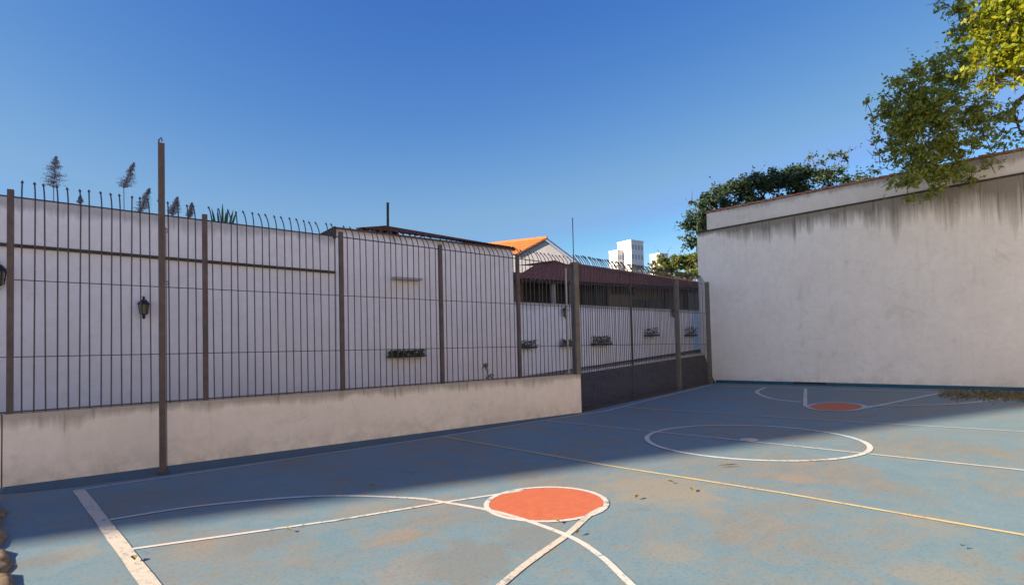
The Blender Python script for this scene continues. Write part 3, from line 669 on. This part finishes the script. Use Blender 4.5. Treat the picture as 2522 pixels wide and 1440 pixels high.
# gabled house with the sunlit orange roof
gD = 44.0
gh = empty('gabled_house', np.array([*DP(1330, 700, gD)[:2], 0]), 'grey gabled house with sunlit orange tile roof showing over the low roofs', 'house')
apex = DP(1337, 590, gD); gl = DP(1262, 630, gD); gr = DP(1420, 652, gD); back = np.array([math.cos(YAW+1.12), math.sin(YAW+1.12), 0])*9
z0 = 0
q1 = [gl, gr, apex]; gw = MB()
gl0, gr0 = np.array([*gl[:2], 0]), np.array([*gr[:2], 0])
gw.add([gl0, gr0, gr, apex, gl, gl0+back, gr0+back, gr+back, apex+back, gl+back], [(0, 1, 2, 3, 4), (9, 8, 7, 6, 5), (0, 4, 9, 5), (1, 6, 7, 2)])
gw.build('wall', M_gable, gh)
up_ = np.array([0, 0, .12]); ov = -back/9*.35
m = MB(); roof_slope(m, gl+up_+ov+(gl-apex)*.03, gl+up_+back, apex+up_+ov, apex+up_+back, .3, .45, .06); m.build('roof', M_tile_orange, gh)
m = MB(); roof_slope(m, gr+up_*.1+ov*.2, gr+up_*.1+back, apex+up_*.1+ov*.2, apex+up_*.1+back, .3, .45, .03); m.build('roof', M_tile_orange, gh)
MB().tube([gl+ov+[0, 0, .02], apex+ov+[0, 0, .04], gr+ov+[0, 0, .02]], .07, 6).build('verge_tile', M_tile_dark, gh)
MB().tube([apex+up_+ov, apex+up_+back], .13, 6).build('ridge_tile', M_tile_orange, gh)

# ------------------------------------------------------------------ far towers
def tower(u0, u1, vt, depth, label, steps, face=.0, nfl=9, cols=5):
    c = DP((u0+u1)/2, 700, depth); r = empty('apartment_tower', np.array([*c[:2], 0]), label, 'tower')
    ax = np.array([math.cos(-.33), math.sin(-.33), 0]); 
    # rotate so that one face is seen to the left (sunlit) and one to the right
    tv = np.array([math.cos(YAW-math.pi/2+.62), math.sin(YAW-math.pi/2+.62), 0]); nv = np.array([-tv[1], tv[0], 0])
    W_ = (u1-u0)*depth/FPX; 
    for (f0, f1, v) in steps:
        zt = DP((u0+u1)/2, v, depth)[2]; cc = c+RT*[1, 1, 0]*((f0+f1)/2-.5)*W_; w = W_*(f1-f0)/1.25
        b_ = MB().box(cc, tv, nv, w/2, w/2, 0, zt).build('block', M_tower, r)
        MB().box(cc, tv, nv, w/2+.15, w/2+.15, zt+.002, zt+.35).build('parapet', M_tower, b_)
        for fl in range(nfl):
            z = zt-1.8-fl*2.9
            for k in range(cols):
                x = (-.5+(k+.5)/cols)*w
                for side in (0, 1):
                    cen = cc+(tv*x-nv*(w/2) if side == 0 else -tv*(w/2)+nv*x)
                    aa, bb = (tv, nv) if side == 0 else (nv, tv)
                    MB().box(cen, aa, bb, w/cols*.27, .05, z-.7, z+.7).build('window', M_farglass, b_)
    return r
tower(1505, 1583, 597, 170, 'tall white apartment tower on the skyline above the low roofs', [(0, .45, 620), (.30, 1, 598)], cols=4, nfl=5)
tower(1606, 1644, 622, 190, 'second smaller white tower half hidden by the yellow green tree', [(0, 1, 628)], cols=3, nfl=4)

# ------------------------------------------------------------------ end wall of the court (right)
W1 = G(1760, 942); W2 = G(2522, 963); WL = np.linalg.norm(W2-W1); D = (W2-W1)/WL; Nb = np.array([-D[1], D[0], 0])   # Nb points away from the court
def BWp(u, v): return PL(u, v, W1, W2)
def PB(x, o, z): return W1+D*x+Nb*o+np.array([0, 0, z])
xl, xp, xr = float((BWp(1724, 800)-W1)@D), float((BWp(1742, 600)-W1)@D), 18.0
zled = lambda x: 6.41+(x-xl)*(6.66-6.41)/(WL-xl); zpar = lambda x: 7.20+(x-xp)*(7.40-7.20)/(WL-xp)
ew = empty('end_wall', PB(8, .2, 0), 'high stained white wall closing the far end of the court', 'wall')
def bb(m, x0, x1, o0, o1, z0, z1):
    za = z0 if isinstance(z0, tuple) else (z0, z0); zb = z1 if isinstance(z1, tuple) else (z1, z1)
    return m.hexa([PB(x0, o0, za[0]), PB(x1, o0, za[1]), PB(x1, o1, za[1]), PB(x0, o1, za[0]), PB(x0, o0, zb[0]), PB(x1, o0, zb[1]), PB(x1, o1, zb[1]), PB(x0, o1, zb[0])])
sgn = 1 if (PB(0, 1, 0)-PB(0, 0, 0))@np.array([1, 0, 0]) > 0 else -1
bb(MB(), xl, xr, 0, .35*sgn, -.05, (zled(xl), zled(xr))).build('wall', M_back, ew)
bb(MB(), xl-.02, xr, -.03*sgn, .40*sgn, (zled(xl)+.002, zled(xr)+.002), (zled(xl)+.06, zled(xr)+.06)).build('ledge', M_ledge, ew)
bb(MB(), xp, xr, .03*sgn, .33*sgn, (zled(xp)+.067, zled(xr)+.067), (zpar(xp), zpar(xr))).build('parapet', M_parapet, ew)
bb(MB(), xl+.6, xr, -.008*sgn, 0, 0.0, .12).build('skirting', M_border, ew)
bb(MB(), 3.1, 4.2, -.014*sgn, -.009*sgn, .06, .125).build('drain_slot', M_dark, ew)
x = xp-.05; k = 0
while x < 13.5:
    z = zpar(x)+.004; jl = random.uniform(-.015, .015); lift = random.choice([0, 0, .012, .03])*random.random()
    m = MB(); n_ = 6; L_ = .33; vs = []
    for xx, rad, dz in ((x, .15, .02), (x+L_, .13, 0.0)):
        for i in range(n_+1):
            a = math.pi*i/n_; vs.append(PB(xx, (.18+math.cos(a)*rad*1.3)*sgn, z+lift+dz+math.sin(a)*.115))
    m.add(vs, [(i, i+1, n_+2+i, n_+1+i) for i in range(n_)]+[tuple(range(n_+1)), tuple(range(n_+1, 2*n_+2))]); m.build('coping_tile', M_coping, ew)
    x += .30+jl*.3

# ------------------------------------------------------------------ trees
tree_from_blobs('overhanging_tree', 'dark olive tree whose branches hang over the end wall', None,
    [(2325, 8, 25, .5), (2360, 25, 35, .8), (2400, 60, 45, .9), (2420, 110, 40), (2350, 75, 22, .4), (2380, 150, 42), (2335, 130, 22, .5), (2310, 170, 42), (2255, 190, 36), (2212, 205, 26), (2355, 205, 52), (2270, 245, 56), (2195, 275, 38), (2133, 250, 15, .5), (2150, 292, 22, .6),
     (2225, 315, 52), (2300, 300, 58), (2390, 270, 50, .9), (2455, 290, 38, .8), (2205, 370, 40, .9), (2270, 385, 52), (2335, 365, 50, .9), (2420, 330, 40, .7), (2450, 365, 28, .6), (2245, 445, 36), (2300, 430, 45), (2350, 425, 38, .9),
     (2390, 440, 28, .5), (2440, 405, 22, .4), (2160, 420, 14, .5), (2162, 345, 20, .5), (2165, 380, 14, .5), (2235, 488, 22, .8), (2190, 450, 16, .5), (2290, 480, 25, .5), (2500, 255, 26, .6), (2518, 335, 22, .7), (2480, 330, 18, .4), (2505, 300, 14, .4), (2210, 240, 20, .6), (2180, 235, 10, .4)],
    17.6, .5, .135, M_leaf_olive, 42, (20.6, -12.0, 0), DP(2610, 190, 17.6), trunk_r=.22, seed=4, sub=24, subr=.42)
tree_from_blobs('sunlit_tree', 'nearer tree with bright yellow green sunlit foliage at the top right', None,
    [(2440, 30, 55, 1.4), (2500, 40, 60, 1.4), (2560, 60, 80), (2430, 90, 42, 1.5), (2480, 110, 55, 1.5), (2530, 130, 60, 1.3), (2415, 150, 36, 1.4), (2445, 185, 42, 1.4), (2490, 175, 42, 1.3), (2420, 205, 24, 1.2), (2452, 225, 16), (2500, 205, 22), (2430, -40, 60), (2520, -50, 80), (2620, 0, 100), (2600, 130, 80), (2680, -60, 110), (2390, 40, 18), (2402, 100, 16), (2545, 180, 35)],
    12.2, .8, .125, M_leaf_yellow, 34, (15.2, -12.6, 0), DP(2680, 220, 12.4), trunk_r=.16, seed=8, sub=24, subr=.40)
tree_from_blobs('spreading_tree', 'dark spreading tree with a flat crown behind the end wall', None,
    [(1700, 592, 24, .7), (1708, 552, 28, .8), (1690, 560, 16, .6), (1722, 528, 28), (1718, 602, 16, .6), (1748, 492, 30), (1782, 472, 33), (1822, 462, 34), (1860, 452, 34), (1900, 446, 32), (1940, 446, 34), (1980, 436, 34), (2020, 430, 28), (2052, 428, 22, .8),
     (2078, 445, 20, .8), (2112, 442, 18, .8), (2140, 440, 14), (2025, 398, 13, .6), (2050, 385, 15, .7), (2075, 380, 12, .6), (2084, 388, 8, .5), (2000, 388, 9, .5), (1704, 497, 12, .5), (1790, 500, 30, .8), (1850, 490, 30, .8), (1740, 560, 30), (1960, 470, 25), (1745, 600, 25), (1800, 515, 28, .6), (1860, 505, 28, .6), (1925, 488, 28, .6), (1985, 472, 26, .6), (2040, 458, 26, .6), (2100, 452, 20, .7), (2150, 448, 16, .7), (1760, 540, 28, .6)],
    34, 1.2, .19, M_leaf_dark, 17, (40.0, 3.5, 0), DP(1880, 600, 34), trunk_r=.3, seed=6, sub=18, subr=.46, flat=.85, aspect=.6)
tree_from_blobs('yellow_green_tree', 'small sunlit yellow green tree between the tiled roof and the end wall', None,
    [(1645, 655, 22), (1672, 642, 25), (1700, 648, 26), (1618, 665, 15, .7), (1722, 632, 18), (1690, 676, 20), (1652, 682, 18), (1720, 672, 18), (1600, 668, 8, .5), (1735, 655, 18), (1632, 640, 16, .8), (1612, 652, 14, .8), (1640, 668, 22), (1625, 680, 16), (1600, 684, 12)],
    52, 1.5, .24, M_leaf_lime, 40, np.array([*DP(1690, 700, 52)[:2], 0]), DP(1695, 705, 52), trunk_r=.2, seed=9, sub=9, subr=.45)
tree_from_blobs('shrub_tree', 'low green treetop just showing over the tiled roof before the white tower', None,
    [(1538, 658, 12), (1556, 660, 10), (1515, 655, 10, .8), (1570, 664, 10)],
    55, 1.0, .22, M_leaf_lime, 7, np.array([*DP(1540, 720, 55)[:2], 0]), DP(1540, 690, 55), trunk_r=.15, seed=12, sub=4)

# ------------------------------------------------------------------ stones at the left edge, leaf litter, small leaves
stones = empty('stone_edging', (-.95, -2, 0), 'rough tan stone edging along the left side of the court', 'edging')
t = NT('tan_stone', .95, .2); n = t.noise(9, 8, .75); t.color(t.ramp(n, [(.3, (.10, .075, .045)), (.55, (.30, .22, .13)), (.75, (.42, .33, .20))])).bump(n, .6, .02); M_stone = t.m
y = .15; rs = random.Random(4)
while y > -6.5:
    L_ = rs.uniform(.45, .9); w = rs.uniform(.16, .24); h = rs.uniform(.035, .05); c = np.array([-.90-w/2+.12+rs.uniform(-.015, .015), y-L_/2, h*.25])
    b = bmesh.new(); bmesh.ops.create_icosphere(b, subdivisions=2, radius=1)
    for v in b.verts:
        k = 1+.13*math.sin(v.co.x*5+y*9)+.1*math.sin(v.co.y*7+y*5); v.co = Vector((v.co.x*w*.62*k, v.co.y*L_*.54*k, v.co.z*h*k))
    me = bpy.data.meshes.new('stone'); b.to_mesh(me); b.free(); me.materials.append(M_stone); me.polygons.foreach_set('use_smooth', [True]*len(me.polygons))
    o = bpy.data.objects.new('stone', me); COL.objects.link(o); o.parent = stones; o.location = Vector(c-np.array([-.95, -2, 0])); o.rotation_euler = (0, 0, rs.uniform(-.2, .2))
    y -= L_*.82
pts = []
for _ in range(2600):
    u = 2310+230*random.random()**.8; v = 970+10*random.gauss(0, .75)+.02*(u-2310)
    f = min(1, (u-2300)/60); pts.append(G(u, 975+(v-975)*(.4+.6*f)))
pts = np.array(pts); pts = pts[pts[:, 0] < 22.05]; pts[:, 2] = rng.uniform(.012, .035, len(pts))
leaf_mesh('leaf_litter', pts, .065, M_litter, seed=3, up=3, aspect=.6)['kind'] = 'stuff'
pts = []
for _ in range(900):
    f = random.random(); p = B+(Cc-B)*f+N2*random.gauss(.12, .10); p[2] = .02+.02*random.random(); pts.append(p)
leaf_mesh('leaf_litter', np.array(pts), .05, M_litter, seed=5, up=3, aspect=.6)['kind'] = 'stuff'
spots = [(1793, 1150, .20, 'dry twig lying on the blue paint just below the centre circle'), (1570, 1229, .06, 'dark fallen leaf right of the orange key circle'), (1705, 1210, .07, 'dark fallen leaf just below the yellow line'), (1652, 1191, .06, 'small fallen leaf at the end of the stained patch below the yellow line'), (710, 1311, .05, 'dark fallen leaf just below the left key line'),
         (917, 1201, .06, 'pale fallen leaf lying in the shaded part above the key arc'), (1425, 1318, .05, 'dark fallen leaf right of the crossing of key line and arc'), (1372, 1289, .05, 'dark fallen leaf just under the orange key circle'), (2372, 1353, .05, 'lone fallen leaf in the lower right of the court'), (452, 1383, .07, 'brown leaf lying across the near base line')]
for u, v, sz, lb in spots:
    if 'base line' in lb: u, v = 330, 1382
    p = G(u, v); m = MB(); a = random.uniform(0, 3); d = np.array([math.cos(a), math.sin(a), 0]) if sz < .15 else RT*[1, 1, 0]; e = np.array([-d[1], d[0], 0])
    k = .5 if sz < .15 else .12; z = np.array([0, 0, .05]); y0 = sz*.75
    vs = [p-d*y0, p-d*y0*.3+e*y0*k+z*.5, p+d*y0*.4+e*y0*k*.8+z*.4, p+d*y0+z*.3, p+d*y0*.4-e*y0*k*.8+z*.5, p-d*y0*.3-e*y0*k+z*.35, p+z*.1+d*0]
    vs = [q+[0, 0, .045*.6] for q in vs]
    m.add(vs, [(0, 1, 6), (1, 2, 6), (2, 3, 6), (3, 4, 6), (4, 5, 6), (5, 0, 6)])
    o = m.build('fallen_leaf' if sz < .15 else 'twig', M_litter if 'pale' not in lb else M_leaf_lime, origin=p); tag(o, lb, 'leaf' if sz < .15 else 'twig', 'leaves fallen on the court')

# ------------------------------------------------------------------ apartment block behind the photographer (its shadow lies on the court)
blk = empty('apartment_block', (-32, 18, 0), 'tall apartment block behind the photographer whose shadow crosses the court', 'building')
MB().hexa([(-38, 10.6, 0), (-26, 10.6, 0), (-26, 25.3, 0), (-38, 25.3, 0), (-38, 10.6, 44), (-26, 10.6, 44), (-26, 25.3, 44), (-38, 25.3, 44)]).build('wall', M_beige, blk)
m = MB()
for fl in range(14):
    for k in range(5):
        y0 = 11.6+k*2.75; m.hexa([(-26.05, y0, 2+fl*3), (-25.95, y0, 2+fl*3), (-25.95, y0+1.6, 2+fl*3), (-26.05, y0+1.6, 2+fl*3), (-26.05, y0, 3.4+fl*3), (-25.95, y0, 3.4+fl*3), (-25.95, y0+1.6, 3.4+fl*3), (-26.05, y0+1.6, 3.4+fl*3)])
m.build('windows', M_glass, blk)['kind'] = 'stuff'

# unseen wall added along the right side to bounce warm light onto shaded walls
rw = empty('bounce_wall', (8, -13.4, 0), 'unseen sunlit cream wall added along the right side of the court for bounce light', 'wall')
MB().hexa([(-8, -13.6, -.05), (22.5, -13.6, -.05), (22.5, -13.4, -.05), (-8, -13.4, -.05), (-8, -13.6, 10), (22.5, -13.6, 10), (22.5, -13.4, 10), (-8, -13.4, 10)]).build('wall', M_sidewall, rw)
MB().hexa([(-8, -13.65, 10.002), (22.5, -13.65, 10.002), (22.5, -13.35, 10.002), (-8, -13.35, 10.002), (-8, -13.65, 10.1), (22.5, -13.65, 10.1), (22.5, -13.35, 10.1), (-8, -13.35, 10.1)]).build('coping', M_trim, rw)
